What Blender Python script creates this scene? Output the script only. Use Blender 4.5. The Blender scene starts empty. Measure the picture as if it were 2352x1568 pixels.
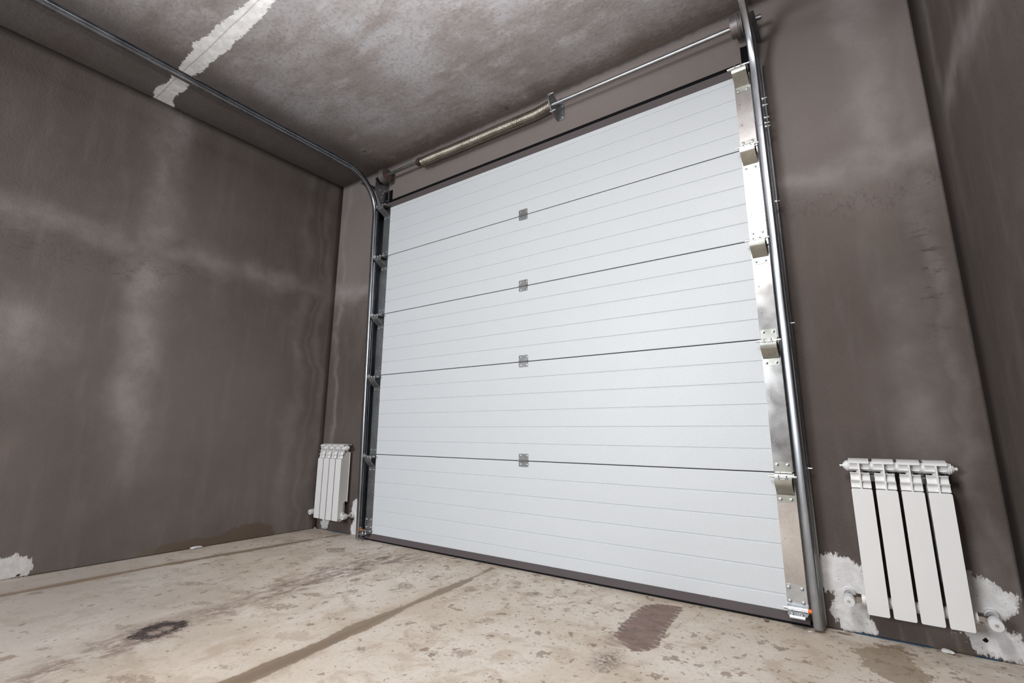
import bpy, bmesh, math, random
import numpy as np
from mathutils import Vector, Matrix
random.seed(7)
PI = math.pi
scene = bpy.context.scene
COL = scene.collection

# ------------------------------------------------------------------ room measures (metres)
YW = 0.047            # inner face of the door wall
XL, XR = -0.7605, 3.4587
H = 3.103
YR = -6.6             # rear wall
W = 2.7134            # width of the white field of the door
J = [0.622, 1.232, 1.732, 2.232]      # section joints
TOPW = 2.667          # top of the white field
P_FRONT_A = [(2.834, 0.235), (2.844, 0.271), (2.869, 0.297), (2.906, 0.295), (2.949, 0.289), (2.984, 0.266), (3.005, 0.219), (3.019, 0.162), (3.001, 0.1), (2.998, 0.07), (3.01, 0.044), (3.022, 0.018), (3.011, 0.009), (2.948, 0.002), (2.9, -0.001), (2.892, 0.026), (2.883, 0.039), (2.862, 0.065), (2.879, 0.101), (2.883, 0.141), (2.852, 0.139), (2.842, 0.18)]
P_FRONT_B = [(3.303, 0.288), (3.338, 0.288), (3.362, 0.276), (3.386, 0.269), (3.408, 0.246), (3.422, 0.233), (3.442, 0.231), (3.448, 0.206), (3.443, 0.185), (3.424, 0.16), (3.405, 0.141), (3.387, 0.135), (3.386, 0.112), (3.404, 0.113), (3.405, 0.1), (3.422, 0.099), (3.439, 0.082), (3.474, 0.075), (3.482, 0.004), (3.4, 0.004), (3.365, 0.008), (3.306, 0.004), (3.296, 0.025), (3.288, 0.054), (3.288, 0.086), (3.28, 0.127), (3.274, 0.207)]
P_FRONT_C = [(-0.702, 0.105), (-0.603, 0.114), (-0.591, 0.064), (-0.606, 0.036), (-0.618, 0.01), (-0.679, 0.006), (-0.691, 0.027), (-0.708, 0.044), (-0.691, 0.058)]
P_FRONT_D = [(-0.271, 0.271), (-0.287, 0.262), (-0.309, 0.235), (-0.316, 0.204), (-0.314, 0.172), (-0.283, 0.155), (-0.27, 0.146), (-0.279, 0.113), (-0.307, 0.073), (-0.313, 0.048), (-0.301, -0.003), (-0.242, -0.003), (-0.174, -0.002), (-0.202, 0.276)]
P_FRONT_E = [(3.25, 0.08), (3.26, 0.077), (3.265, 0.064), (3.256, 0.066)]
P_LEFT_A = [(-1.903, 0.124), (-1.87, 0.119), (-1.861, 0.116), (-1.848, 0.116), (-1.829, 0.116), (-1.818, 0.114), (-1.808, 0.125), (-1.795, 0.118), (-1.788, 0.111), (-1.77, 0.108), (-1.761, 0.1), (-1.75, 0.093), (-1.736, 0.096), (-1.733, 0.075), (-1.738, 0.069), (-1.733, 0.061), (-1.732, 0.047), (-1.723, 0.036), (-1.723, 0.025), (-1.735, 0.015), (-1.747, 0.004), (-1.798, -0.002), (-1.851, -0.006), (-1.882, -0.008)]
P_LEFT_HOLE = [(-1.794, 0.008), (-1.792, 0.018), (-1.784, 0.022), (-1.768, 0.018), (-1.768, 0.014), (-1.777, 0.009), (-1.784, 0.007)]
P_CEIL = [(0.605, -1.572), (0.489, -1.586), (0.382, -1.589), (0.278, -1.594), (0.164, -1.597), (0.08, -1.6), (0.018, -1.627), (-0.028, -1.609), (-0.034, -1.591), (-0.141, -1.592), (-0.254, -1.58), (-0.35, -1.576), (-0.507, -1.561), (-0.603, -1.587), (-0.715, -1.573), (-0.757, -1.564), (-0.85, -1.526), (-0.841, -1.422), (-0.742, -1.431), (-0.677, -1.462), (-0.569, -1.47), (-0.492, -1.459), (-0.364, -1.47), (-0.326, -1.494), (-0.169, -1.472), (-0.104, -1.474), (0.014, -1.473), (0.112, -1.466), (0.332, -1.47), (0.49, -1.474), (0.606, -1.474), (0.676, -1.487), (0.758, -1.497), (0.992, -1.49), (0.928, -1.595)]
P_TYRE = [(2.129, -0.154), (2.18, -0.082), (2.287, -0.063), (2.299, -0.153), (2.304, -0.193), (2.309, -0.294), (2.315, -0.379), (2.321, -0.411), (2.332, -0.471), (2.33, -0.505), (2.342, -0.554), (2.337, -0.594), (2.319, -0.637), (2.281, -0.66), (2.25, -0.647), (2.199, -0.603), (2.156, -0.556), (2.15, -0.503), (2.137, -0.415), (2.138, -0.358), (2.124, -0.285), (2.129, -0.21)]
P_TYRE_LIGHT = [(2.166, -0.667), (2.231, -0.643), (2.25, -0.647), (2.199, -0.603), (2.156, -0.556), (2.15, -0.56), (2.16, -0.633)]
P_SMUDGE = [(2.201, -0.771), (2.211, -0.747), (2.228, -0.711), (2.256, -0.747), (2.264, -0.79), (2.262, -0.837), (2.24, -0.854), (2.208, -0.831)]
P_OIL_OUT = [(0.666, -1.721), (0.619, -1.679), (0.589, -1.634), (0.579, -1.59), (0.619, -1.55), (0.65, -1.514), (0.706, -1.551), (0.723, -1.577), (0.734, -1.62), (0.732, -1.66), (0.734, -1.674), (0.728, -1.696)]
P_OIL_IN = [(0.669, -1.669), (0.652, -1.649), (0.651, -1.622), (0.639, -1.596), (0.666, -1.561), (0.682, -1.564), (0.704, -1.596), (0.712, -1.619), (0.723, -1.647), (0.712, -1.664)]
P_WET = [(2.953, -0.181), (3.006, -0.02), (3.098, -0.025), (3.128, -0.159), (3.152, -0.308), (3.099, -0.455), (3.037, -0.364), (2.967, -0.3)]
P_TRAIL = [(0.72, -2.09), (0.641, -1.908), (0.54, -1.678), (0.55, -1.38), (0.421, -0.97), (0.378, -0.732), (0.369, -0.279), (0.551, -0.064), (0.801, -0.159), (0.624, -0.424), (0.655, -0.889), (0.682, -1.207), (0.715, -1.487), (0.8, -1.72), (0.83, -1.953), (0.868, -2.114)]
P_SPOTS = [(0.456, -1.377, 0.048, 0.036, 0.032, -0.013), (0.702, -1.356, 0.031, 0.023, 0.043, -0.021), (0.531, -1.945, 0.025, 0.019, 0.029, -0.006), (0.851, -1.918, 0.018, 0.014, 0.023, -0.006), (1.468, -1.254, 0.018, 0.013, 0.024, -0.019), (1.06, -1.843, 0.067, 0.05, 0.046, -0.015), (0.785, -1.181, 0.072, 0.054, 0.043, -0.025), (0.457, -1.174, 0.051, 0.039, 0.034, -0.017), (0.095, -1.266, 0.072, 0.055, 0.041, -0.017), (0.512, -1.699, 0.028, 0.021, 0.043, -0.013), (0.607, -1.831, 0.021, 0.016, 0.024, -0.006), (1.016, -0.615, 0.04, 0.03, 0.049, -0.046), (1.322, -0.449, 0.036, 0.027, 0.032, -0.039), (0.871, -0.835, 0.024, 0.018, 0.023, -0.018), (1.663, -0.744, 0.033, 0.025, 0.021, -0.027), (1.535, -0.931, 0.02, 0.015, 0.026, -0.027), (2.012, -0.971, 0.012, 0.009, 0.007, -0.011), (1.783, -1.055, 0.033, 0.025, 0.023, -0.027), (1.867, -0.423, 0.022, 0.017, 0.016, -0.03), (2.346, -0.262, 0.015, 0.011, 0.004, -0.015), (2.615, -0.583, 0.017, 0.013, 0.004, -0.021), (2.372, -0.519, 0.013, 0.01, 0.005, -0.016), (0.377, -0.674, 0.041, 0.031, 0.041, -0.028), (0.043, -0.344, 0.058, 0.045, 0.064, -0.046), (1.468, -0.224, 0.03, 0.022, 0.022, -0.032), (1.631, -0.329, 0.038, 0.029, 0.022, -0.034), (1.557, -0.468, 0.02, 0.015, 0.015, -0.021), (1.877, -0.358, 0.013, 0.01, 0.011, -0.021), (1.206, -1.614, 0.024, 0.018, 0.02, -0.009), (1.152, -1.526, 0.018, 0.013, 0.018, -0.009), (0.763, -0.986, 0.051, 0.039, 0.035, -0.023), (0.729, -1.929, 0.036, 0.027, 0.021, -0.005), (0.779, -1.61, 0.032, 0.024, 0.023, -0.009), (0.806, -2.044, 0.022, 0.016, 0.022, -0.004), (2.549, -0.57, 0.017, 0.013, 0.003, -0.014), (2.249, -0.875, 0.014, 0.011, 0.008, -0.017), (2.367, -0.863, 0.014, 0.01, 0.006, -0.014), (1.588, -1.106, 0.018, 0.014, 0.014, -0.014), (1.694, -1.121, 0.025, 0.019, 0.02, -0.021), (1.847, -1.175, 0.014, 0.01, 0.012, -0.014)]
P_SPRING = [(.39, 0, 2.938), (.477, 0, 2.937), (.764, 0, 2.932), (1.02, 0, 2.9205), (1.27, 0, 2.912), (1.494, 0, 2.931), (1.6, 0, 2.941)]

# ------------------------------------------------------------------ shader helper
class G:
    """tiny wrapper: builds math on node sockets"""
    def __init__(s, name):
        s.m = bpy.data.materials.new(name); s.m.use_nodes = True
        s.t = s.m.node_tree; s.t.nodes.clear()
        s.out = s.t.nodes.new('ShaderNodeOutputMaterial')
        s.b = s.t.nodes.new('ShaderNodeBsdfPrincipled')
        s.t.links.new(s.b.outputs[0], s.out.inputs[0])
        s.geo = None
    def link(s, a, b):
        if isinstance(a, (int, float)): b.default_value = a
        elif isinstance(a, tuple): b.default_value = a if len(a) == len(b.default_value) else tuple(a) + (1.0,)
        else: s.t.links.new(a, b)
    def math(s, op, a, b=0.0, c=0.0, clamp=False):
        n = s.t.nodes.new('ShaderNodeMath'); n.operation = op; n.use_clamp = clamp
        s.link(a, n.inputs[0]); s.link(b, n.inputs[1]); s.link(c, n.inputs[2])
        return n.outputs[0]
    def add(s, a, b): return s.math('ADD', a, b)
    def sub(s, a, b): return s.math('SUBTRACT', a, b)
    def mul(s, a, b): return s.math('MULTIPLY', a, b)
    def mx(s, a, b): return s.math('MAXIMUM', a, b)
    def mn(s, a, b): return s.math('MINIMUM', a, b)
    def pos(s):
        if s.geo is None:
            s.geo = s.t.nodes.new('ShaderNodeNewGeometry')
            s.sep = s.t.nodes.new('ShaderNodeSeparateXYZ'); s.t.links.new(s.geo.outputs['Position'], s.sep.inputs[0])
        return s.geo.outputs['Position']
    def xyz(s, i): s.pos(); return s.sep.outputs[i]
    def obj(s):
        n = s.t.nodes.new('ShaderNodeTexCoord'); return n.outputs['Object']
    def noise(s, scale, detail=4, vec=None, stretch=(1, 1, 1), rough=0.5, dist=0.0, off=(0, 0, 0)):
        mp = s.t.nodes.new('ShaderNodeMapping'); mp.inputs['Scale'].default_value = stretch; mp.inputs['Location'].default_value = off
        s.t.links.new(vec or s.pos(), mp.inputs[0])
        n = s.t.nodes.new('ShaderNodeTexNoise'); n.inputs['Scale'].default_value = scale
        n.inputs['Detail'].default_value = detail; n.inputs['Roughness'].default_value = rough
        n.inputs['Distortion'].default_value = dist
        s.t.links.new(mp.outputs[0], n.inputs['Vector'])
        return n.outputs['Fac']
    def voro(s, scale, vec=None, feat='F1', stretch=(1, 1, 1)):
        mp = s.t.nodes.new('ShaderNodeMapping'); mp.inputs['Scale'].default_value = stretch
        s.t.links.new(vec or s.pos(), mp.inputs[0])
        n = s.t.nodes.new('ShaderNodeTexVoronoi'); n.feature = feat; n.inputs['Scale'].default_value = scale
        s.t.links.new(mp.outputs[0], n.inputs['Vector'])
        return n.outputs
    def step(s, v, a, b):
        n = s.t.nodes.new('ShaderNodeMapRange'); n.interpolation_type = 'SMOOTHSTEP'
        s.link(v, n.inputs[0]); n.inputs[1].default_value = a; n.inputs[2].default_value = b
        return n.outputs[0]
    def gauss(s, v, c, w):
        d = s.math('DIVIDE', s.sub(v, c), w)
        return s.math('EXPONENT', s.mul(s.mul(d, d), -1.0))
    def mix(s, f, a, b):
        n = s.t.nodes.new('ShaderNodeMix'); n.data_type = 'RGBA'
        s.link(f, n.inputs[0]); s.link(a, n.inputs[6]); s.link(b, n.inputs[7])
        return n.outputs[2]
    def attr(s, name):
        n = s.t.nodes.new('ShaderNodeAttribute'); n.attribute_name = name; return n.outputs['Fac']
    def bump(s, h, strength=0.3, dist=0.01):
        n = s.t.nodes.new('ShaderNodeBump'); n.inputs['Strength'].default_value = strength; n.inputs['Distance'].default_value = dist
        s.link(h, n.inputs['Height']); s.t.links.new(n.outputs[0], s.b.inputs['Normal'])
    def set(s, **k):
        for a, v in k.items():
            s.link(v, s.b.inputs[{'col': 'Base Color', 'rough': 'Roughness', 'metal': 'Metallic', 'spec': 'Specular IOR Level', 'coat': 'Coat Weight', 'aniso': 'Anisotropic'}[a]])
        return s.m

def plain(name, col, rough=0.5, metal=0.0, spec=0.5, grain=0.0, gs=300):
    g = G(name)
    if grain:
        n = g.noise(gs, 3, vec=g.obj())
        c = g.mix(g.step(n, .3, .7), tuple(x * (1 - grain) for x in col), tuple(min(1, x * (1 + grain)) for x in col))
        g.set(col=c); g.bump(n, .08, .001)
    else: g.set(col=tuple(col))
    return g.set(rough=rough, metal=metal, spec=spec)

def metal(name, c1, c2, rough=0.35, spangle=60, stretch=(1, 1, 1), rvar=.15):
    g = G(name)
    v = g.voro(spangle, vec=g.obj(), stretch=stretch)
    n = g.noise(9, 4, vec=g.obj(), stretch=stretch)
    f = g.add(g.mul(g.step(v[1], 0, 1), .45), g.mul(g.step(n, .3, .7), .55))
    g.set(col=g.mix(f, c1, c2), metal=1.0, rough=g.add(rough - rvar / 2, g.mul(n, rvar)))
    return g.m

M = {}
M['galv'] = metal('galvanised_steel', (.52, .54, .56), (.68, .70, .71), .34, 90)
M['rail'] = metal('rail_steel', (.27, .285, .31), (.40, .42, .445), .29, 40, (1, 1, .25))
M['dark_galv'] = metal('dull_galvanised_steel', (.30, .31, .32), (.42, .43, .44), .45, 80)
M['plate'] = metal('end_plate_steel', (.56, .54, .525), (.70, .69, .68), .2, 120)
M['zinc'] = metal('bright_zinc', (.75, .78, .80), (.88, .90, .92), .22, 50)
M['bracket'] = metal('yellowed_zinc', (.36, .365, .33), (.48, .485, .44), .27, 70)
M['screw'] = metal('screw_zinc', (.40, .44, .47), (.52, .56, .59), .3, 60)
M['hinge'] = metal('grey_hinge_steel', (.25, .25, .25), (.36, .36, .36), .45, 90)
M['spring'] = metal('spring_steel', (.42, .38, .32), (.58, .54, .48), .28, 30)
M['shaft'] = metal('shaft_steel', (.30, .31, .325), (.42, .43, .445), .38, 30)
M['brass'] = metal('nickelled_brass', (.42, .39, .36), (.56, .53, .49), .15, 20)
M['rubber'] = plain('black_rubber', (.003, .0035, .005), .6, spec=.12)
M['brown'] = plain('grey_brown_profile', (.105, .089, .092), .5, grain=.06, spec=.3)
M['drum'] = plain('cast_drum_metal', (.19, .175, .17), .45, .6)
M['red'] = plain('red_paint', (.5, .03, .03), .4)
M['orange'] = plain('orange_plastic', (.85, .16, .01), .45)
M['nylon'] = plain('black_nylon', (.02, .02, .022), .4)
M['white_plastic'] = plain('white_plastic', (.72, .72, .73), .35)
M['radiator'] = plain('white_radiator_paint', (.76, .76, .755), .38, grain=.02, gs=500)
M['foam'] = plain('blue_edge_foam', (.012, .05, .10), .8)
M['chip'] = plain('white_plaster', (.62, .61, .60), .9)
M['stone'] = plain('brown_grit', (.16, .12, .10), .9)

# door skin: white coated steel with fine stucco
g = G('white_door_skin')
n1 = g.noise(520, 2); n2 = g.noise(170, 3); n3 = g.noise(3, 3)
f = g.add(g.mul(n1, .6), g.mul(n2, .4))
g.set(col=g.mix(g.step(f, .36, .64), (.595, .635, .665), (.69, .72, .745)), rough=g.add(.36, g.mul(n3, .12)), spec=.42)
g.bump(f, .22, .0012); M['door'] = g.m

# ---- cement render of the walls
def wall_material(name, side):
    g = G(name)
    x, y, z = g.xyz(0), g.xyz(1), g.xyz(2)
    big = g.noise(1.1, 4, off=(3, 1, 7)); mid = g.noise(4.5, 6, rough=.6); fine = g.noise(70, 4, rough=.7); grit = g.noise(420, 2)
    stre = g.noise(5, 4, stretch=(2.2, 2.2, .35), rough=.6)
    wob = g.mul(g.sub(g.noise(2.2, 3, off=(9, 9, 9)), .5), .32)
    wob2 = g.mul(g.sub(g.noise(9, 3, off=(5, 2, 1)), .5), .07)
    zz = g.add(g.add(z, wob), wob2)
    bandz = g.gauss(zz, 2.02, .075)
    if side == 'left':
        yy = g.add(g.add(y, wob), wob2)
        v1 = g.mul(g.gauss(yy, -1.40, .105), g.step(z, .2, 1.0))
        v2 = g.mul(g.gauss(yy, -.27, .06), .5)
        v3 = g.mx(g.mul(g.gauss(yy, -.05, .04), .5), g.mul(g.gauss(yy, -.14, .02), .35))
        v4 = g.mul(g.mul(g.gauss(yy, -2.0, .2), g.gauss(zz, 1.35, .22)), .9)
        lite = g.mx(g.mx(g.mul(bandz, .75), v1), g.mx(g.mx(v2, v3), v4))
        rough_dark = g.mul(g.gauss(zz, 1.9, .05), .8)
    elif side == 'front':
        xx = g.add(g.add(x, wob), wob2)
        v1 = g.mul(g.gauss(xx, 3.27, .075), g.step(z, 1.85, 2.2))
        v5 = g.mul(g.gauss(xx, 3.27, .10), g.mul(g.step(g.mul(z, -1.0), -1.75, -1.2), .4))
        v2 = g.mul(g.gauss(xx, -.66, .03), .5)
        v3 = g.mul(g.gauss(xx, 3.4, .03), .3)
        lite = g.mx(g.mx(g.mul(bandz, .95), v1), g.mx(g.mx(v2, v3), v5))
        rough_dark = g.mul(g.gauss(zz, 1.88, .06), 1.1)
    else:
        yy = g.add(g.add(y, wob), wob2)
        v1 = g.mul(g.gauss(g.add(yy, g.mul(z, .18)), .24, .05), g.step(z, 1.6, 2.6))
        bandA = g.mul(g.gauss(g.add(g.add(z, wob), wob2), 1.97, .06), g.step(g.mul(y, -1.0), .12, .35))
        bandB = g.mul(g.gauss(g.add(y, wob2), -.26, .05), g.step(z, 1.2, 2.2))
        lite = g.mx(g.mul(bandA, 1.0), g.mul(bandB, .7)); rough_dark = 0.0
    lite = g.mul(lite, g.add(.45, g.mul(g.step(mid, .32, .66), .65)))
    base = g.mix(g.step(big, .35, .68), (.094, .076, .066), (.134, .111, .098))
    base = g.mix(g.mul(g.step(mid, .45, .75), .55), base, (.162, .134, .118))
    base = g.mix(g.mul(g.step(stre, .50, .68), .4), base, (.175, .150, .140))
    brush = g.noise(38, 5, stretch=(1, 1, .6), rough=.75, dist=1.2)
    base = g.mix(g.mul(g.mul(rough_dark, g.step(brush, .5, .62)), .6), base, (.045, .033, .028))
    base = g.mix(g.mul(g.step(g.noise(17, 5, rough=.7, off=(4, 4, 4)), .66, .74), .5), base, (.05, .043, .042))
    if side == 'front':   # darker lower part
        base = g.mix(g.mul(g.step(g.mul(g.add(z, wob), -1.0), -1.95, -1.3), .38), base, (.05, .036, .031))
    if side == 'front':   # paler upper render: light bounced off the ceiling put into the colour
        bounce_lit = g.step(g.add(g.add(z, wob), g.mul(mid, .2)), 1.75, 2.45)
        base = g.mix(g.mul(bounce_lit, .75), base, (.245, .213, .200))
    if side == 'left':
        patchy = g.mul(g.step(g.noise(.9, 3, off=(6, 2, 3)), .52, .66), .3)
        base = g.mix(patchy, base, (.072, .058, .053))
    col = g.mix(g.mn(g.mul(lite, .85), 1.0), base, (.315, .285, .276))
    if side == 'front':   # brushed dry edges by the corner
        strk = g.mul(g.mul(g.gauss(x, 3.37, .05), g.gauss(z, 1.45, .28)), g.step(g.noise(26, 4, stretch=(.6, .6, 1.6), rough=.7), .56, .64))
        col = g.mix(g.mul(strk, .8), col, (.045, .038, .036))
    # damp brown at the foot
    if side == 'left':
        st = g.add(g.add(g.mul(g.gauss(y, -.52, .20), g.gauss(z, .0, .11)), g.mul(g.gauss(y, -.95, .22), g.mul(g.gauss(z, .02, .045), .9))), g.mul(g.sub(g.noise(11, 5, rough=.7), .5), .9))
        col = g.mix(g.mul(g.step(st, .30, .45), .9), col, (.085, .05, .022))
        scr = g.mul(g.mul(g.gauss(zz, 1.86, .10), g.step(g.mul(y, -1.0), .9, 1.3)), g.step(g.noise(30, 5, stretch=(1, .45, 1.2), rough=.75, dist=1.5), .53, .60))
        col = g.mix(g.mul(scr, .5), col, (.05, .038, .034))
    foot = g.mul(g.step(g.mul(z, -1.0), -.11, -.0), g.step(g.noise(3.2, 4, off=(1, 6, 2)), .5, .66))
    col = g.mix(g.mul(foot, .55), col, (.105, .075, .045))
    # rough dark scar along the ceiling
    top = g.step(g.add(z, g.mul(g.sub(g.noise(12, 4, rough=.7), .5), .06)), H - .028, H - .008)
    col = g.mix(g.mul(top, .55), col, (.05, .042, .04))
    col = g.mix(g.mul(g.step(grit, .42, .62), .22), col, (.17, .15, .145))
    h = g.add(g.mul(fine, .5), g.add(g.mul(mid, 1.2), g.mul(grit, .15)))
    if side != 'right':
        s = g.attr('patch')
        up = g.noise(60, 4, stretch=(1, 1, .45), rough=.75); lo = g.noise(16, 3, rough=.6)
        sd = g.add(g.add(s, g.mul(g.sub(up, .5), .075)), g.mul(g.sub(lo, .5), .02))
        pm = g.step(sd, -.0012, .0012)
        pc = g.mix(g.step(g.noise(25, 5, rough=.65), .35, .7), (.62, .605, .60), (.76, .75, .745))
        pc = g.mix(g.mul(g.step(g.noise(60, 3, off=(2, 8, 8)), .66, .72), .6), pc, (.3, .28, .27))
        col = g.mix(pm, col, pc)
        hole = g.step(g.add(g.attr('hole'), g.mul(g.sub(g.noise(200, 3), .5), .004)), -.0005, .0008)
        col = g.mix(hole, col, (.004, .004, .004))
        h = g.add(g.mul(h, .7), g.mul(g.step(sd, -.004, .012), .55))
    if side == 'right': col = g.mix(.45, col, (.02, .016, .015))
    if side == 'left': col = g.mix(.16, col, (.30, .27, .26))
    g.set(col=col, rough=.85, spec=.25)
    g.bump(h, .55, .012)
    return g.m
M['wall_left'] = wall_material('cement_render_left', 'left')
M['wall_front'] = wall_material('cement_render_front', 'front')
M['wall_right'] = wall_material('cement_render_right', 'right')

# ---- ceiling
g = G('concrete_slab')
x, y, z = g.xyz(0), g.xyz(1), g.xyz(2)
big = g.noise(1.6, 5, off=(2, 5, 0), rough=.55); mid = g.noise(6, 6, stretch=(.45, 1.3, 1), rough=.65); fine = g.noise(45, 5, rough=.7); grit = g.noise(300, 2)
col = g.mix(g.step(big, .36, .66), (.215, .192, .184), (.305, .294, .298))
col = g.mix(g.mul(g.step(mid, .47, .68), .55), col, (.165, .133, .118))
col = g.mix(g.mul(g.step(g.noise(11, 5, stretch=(.5, 1, 1), off=(7, 1, 1), rough=.7), .50, .72), .45), col, (.38, .37, .372))
col = g.mix(g.mul(g.step(fine, .47, .64), .4), col, (.14, .115, .103))
col = g.mix(g.step(g.noise(7, 3, off=(3, 3, 3)), .735, .76), col, (.09, .06, .045))
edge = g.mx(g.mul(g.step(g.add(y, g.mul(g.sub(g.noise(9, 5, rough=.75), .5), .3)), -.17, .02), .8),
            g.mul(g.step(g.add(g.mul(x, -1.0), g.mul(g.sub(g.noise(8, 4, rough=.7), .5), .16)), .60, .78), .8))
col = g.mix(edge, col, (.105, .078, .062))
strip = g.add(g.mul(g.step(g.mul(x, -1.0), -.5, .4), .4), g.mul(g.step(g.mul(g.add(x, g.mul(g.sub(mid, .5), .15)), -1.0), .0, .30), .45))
col = g.mix(strip, col, (.075, .062, .057))  # shade towards the left wall painted into the slab colour
s = g.attr('patch')
sd = g.add(g.add(s, g.mul(g.sub(g.noise(34, 5, rough=.78), .5), .07)), g.mul(g.sub(g.noise(12, 2), .5), .012))
pm = g.step(sd, -.0015, .0015)
pc = g.mix(g.step(g.noise(22, 4), .35, .7), (.58, .565, .555), (.70, .69, .68))
lin = g.gauss(g.add(g.add(y, 1.545), g.mul(g.sub(g.noise(3, 3), .5), .02)), 0.0, .004)
pc = g.mix(g.mul(lin, .55), pc, (.22, .21, .21))
col = g.mix(pm, col, pc)
feather = g.mul(g.mul(g.step(s, -.12, -.01), g.step(g.noise(90, 4, stretch=(.5, 1, 1), rough=.8), .64, .7)), .5)
col = g.mix(feather, col, (.42, .41, .40))
g.set(col=col, rough=.9, spec=.2)
g.bump(g.add(g.add(g.mul(mid, .8), g.mul(fine, .5)), g.add(g.mul(pm, .4), g.mul(grit, .1))), .5, .01)
M['ceiling'] = g.m

# ---- floor
g = G('concrete_screed')
x, y = g.xyz(0), g.xyz(1)
big = g.noise(1.2, 5, off=(1, 2, 0), rough=.6); mid = g.noise(7, 6, rough=.65, dist=.6); fine = g.noise(60, 5, rough=.7); grit = g.noise(450, 2)
sweep_ = g.noise(5, 5, stretch=(1.0, .35, 1), off=(3, 0, 0), rough=.6, dist=1.0)
col = g.mix(g.step(big, .35, .65), (.54, .462, .375), (.67, .61, .54))
col = g.mix(g.mul(g.step(mid, .49, .62), .55), col, (.40, .31, .225))
col = g.mix(g.mul(g.step(sweep_, .52, .70), .5), col, (.70, .65, .59))
col = g.mix(g.mul(g.step(fine, .5, .66), .35), col, (.38, .30, .225))
lightp = g.mul(g.step(g.noise(3.5, 3, off=(8, 3, 1)), .62, .72), .35)
col = g.mix(lightp, col, (.76, .73, .68))
near_l = g.step(g.mul(x, -1.0), .36, .46)
col = g.mix(g.mul(near_l, .3), col, (.42, .345, .28))
dust_falloff = g.mul(g.mul(g.step(g.mul(g.add(x, g.add(g.mul(y, .45), g.mul(g.sub(big, .5), 1.6))), -1.0), -.45, .55), g.mul(g.step(y, -.7, -1.7), .6)), g.add(.55, g.mul(g.noise(5, 6, stretch=(1.6, .3, 1), off=(2, 2, 5), rough=.7), .8)))
col = g.mix(dust_falloff, col, (.27, .245, .228))  # grey dust, with the light falloff at the left darkened into the colour
# random little brown damp blots, thicker towards the door
bl = g.noise(16, 4, stretch=(1, .75, 1), off=(5, 5, 2), rough=.55)
dens = g.mul(g.step(y, -1.9, -.2), .035)
blm = g.step(g.add(g.add(bl, dens), g.mul(g.sub(fine, .5), .10)), .645, .665)
bl2 = g.step(g.add(g.add(g.noise(34, 4, off=(1, 9, 2), rough=.6), g.mul(dens, 1.3)), g.mul(g.sub(fine, .5), .08)), .655, .67)
col = g.mix(g.mul(g.mx(blm, bl2), g.add(.35, g.mul(mid, .7))), col, (.21, .14, .092))
# saw cut with damp edges
jd = g.attr('joint')
jn = g.add(jd, g.mul(g.sub(g.noise(3.2, 4, rough=.6), .5), .10))
jn2 = g.add(jn, g.mul(g.sub(g.noise(40, 4, rough=.75), .5), .03))
col = g.mix(g.mul(g.add(g.mul(g.step(jn2, -.010, .004), .78), g.mul(g.step(jn2, -.05, .01), .2)), 1.0), col, (.235, .17, .11))
col = g.mix(g.mul(g.step(jd, .020, .025), .3), col, (.12, .095, .07))
# tyre trail
tr = g.add(g.attr('trail'), g.mul(g.sub(g.noise(6, 5, rough=.7), .5), .25))
trm = g.mul(g.step(tr, -.06, .07), g.step(g.noise(14, 6, stretch=(1.3, .55, 1), off=(0, 4, 0), rough=.78), .42, .58))
col = g.mix(g.mul(trm, .8), col, (.19, .13, .105))
tr2 = g.mul(g.step(tr, .0, .10), g.step(g.noise(17, 6, stretch=(1.2, .5, 1), off=(3, 4, 0), rough=.75), .565, .60))
col = g.mix(g.mul(tr2, .85), col, (.07, .042, .038))
# spots
sp = g.add(g.sub(g.attr('spots'), .006), g.mul(g.sub(g.noise(52, 5, rough=.8, dist=1.0), .5), .15))
col = g.mix(g.mul(g.mul(g.step(sp, -.004, .004), g.step(g.noise(30, 5, rough=.7, off=(3, 8, 8)), .36, .52)), .6), col, (.20, .135, .095))
# wet area
wt = g.add(g.attr('wet'), g.mul(g.sub(g.noise(9, 5, rough=.7), .5), .32))
col = g.mix(g.mul(g.step(wt, -.003, .006), .68), col, (.20, .135, .075))
# tyre print with tread lines
ty = g.add(g.attr('tyre'), g.mul(g.sub(g.noise(50, 5, stretch=(.45, 1.2, 1), rough=.75), .5), .055))
yb = g.add(y, g.add(g.mul(x, .28), g.mul(g.sub(g.noise(7, 2), .5), .03)))
tread = g.math('ABSOLUTE', g.sub(g.math('FRACT', g.mul(yb, 27.0)), .5))
edgeband = g.step(g.mul(ty, -1.0), -.030, -.012)
gap = g.mul(g.step(g.mul(tread, -1.0), -.10, -.04), edgeband)
wear = g.step(g.noise(15, 5, stretch=(1, 1, 1), rough=.7, off=(2, 7, 1)), .60, .70)
tym = g.mul(g.mul(g.step(ty, -.001, .003), g.sub(1.0, g.mul(gap, .8))), g.sub(1.0, g.mul(wear, .55)))
tyc = g.mix(g.step(g.noise(18, 6, stretch=(.8, 1, 1), rough=.75), .35, .68), (.20, .118, .095), (.085, .042, .036))
col = g.mix(g.mul(tym, .9), col, tyc)
tl = g.mul(g.step(g.attr('tyre_light'), -.02, .0), g.step(tread, .06, .14))
col = g.mix(g.mul(tl, .45), col, (.22, .15, .125))
sm = g.mul(g.step(g.attr('smudge'), -.05, .025), g.step(g.noise(70, 5, rough=.8), .42, .56))
col = g.mix(g.mul(sm, .85), col, (.075, .045, .040))
oi = g.add(g.attr('oil'), g.mul(g.sub(g.noise(48, 6, stretch=(1.2, .7, 1), rough=.85, dist=.5), .5), .17))
oim = g.step(oi, -.012, -.004)
col = g.mix(oim, col, (.014, .007, .008))
oh = g.mul(g.step(g.attr('oil'), -.09, .0), g.step(g.noise(24, 5, rough=.75, off=(2, 2, 2)), .45, .6))
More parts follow.
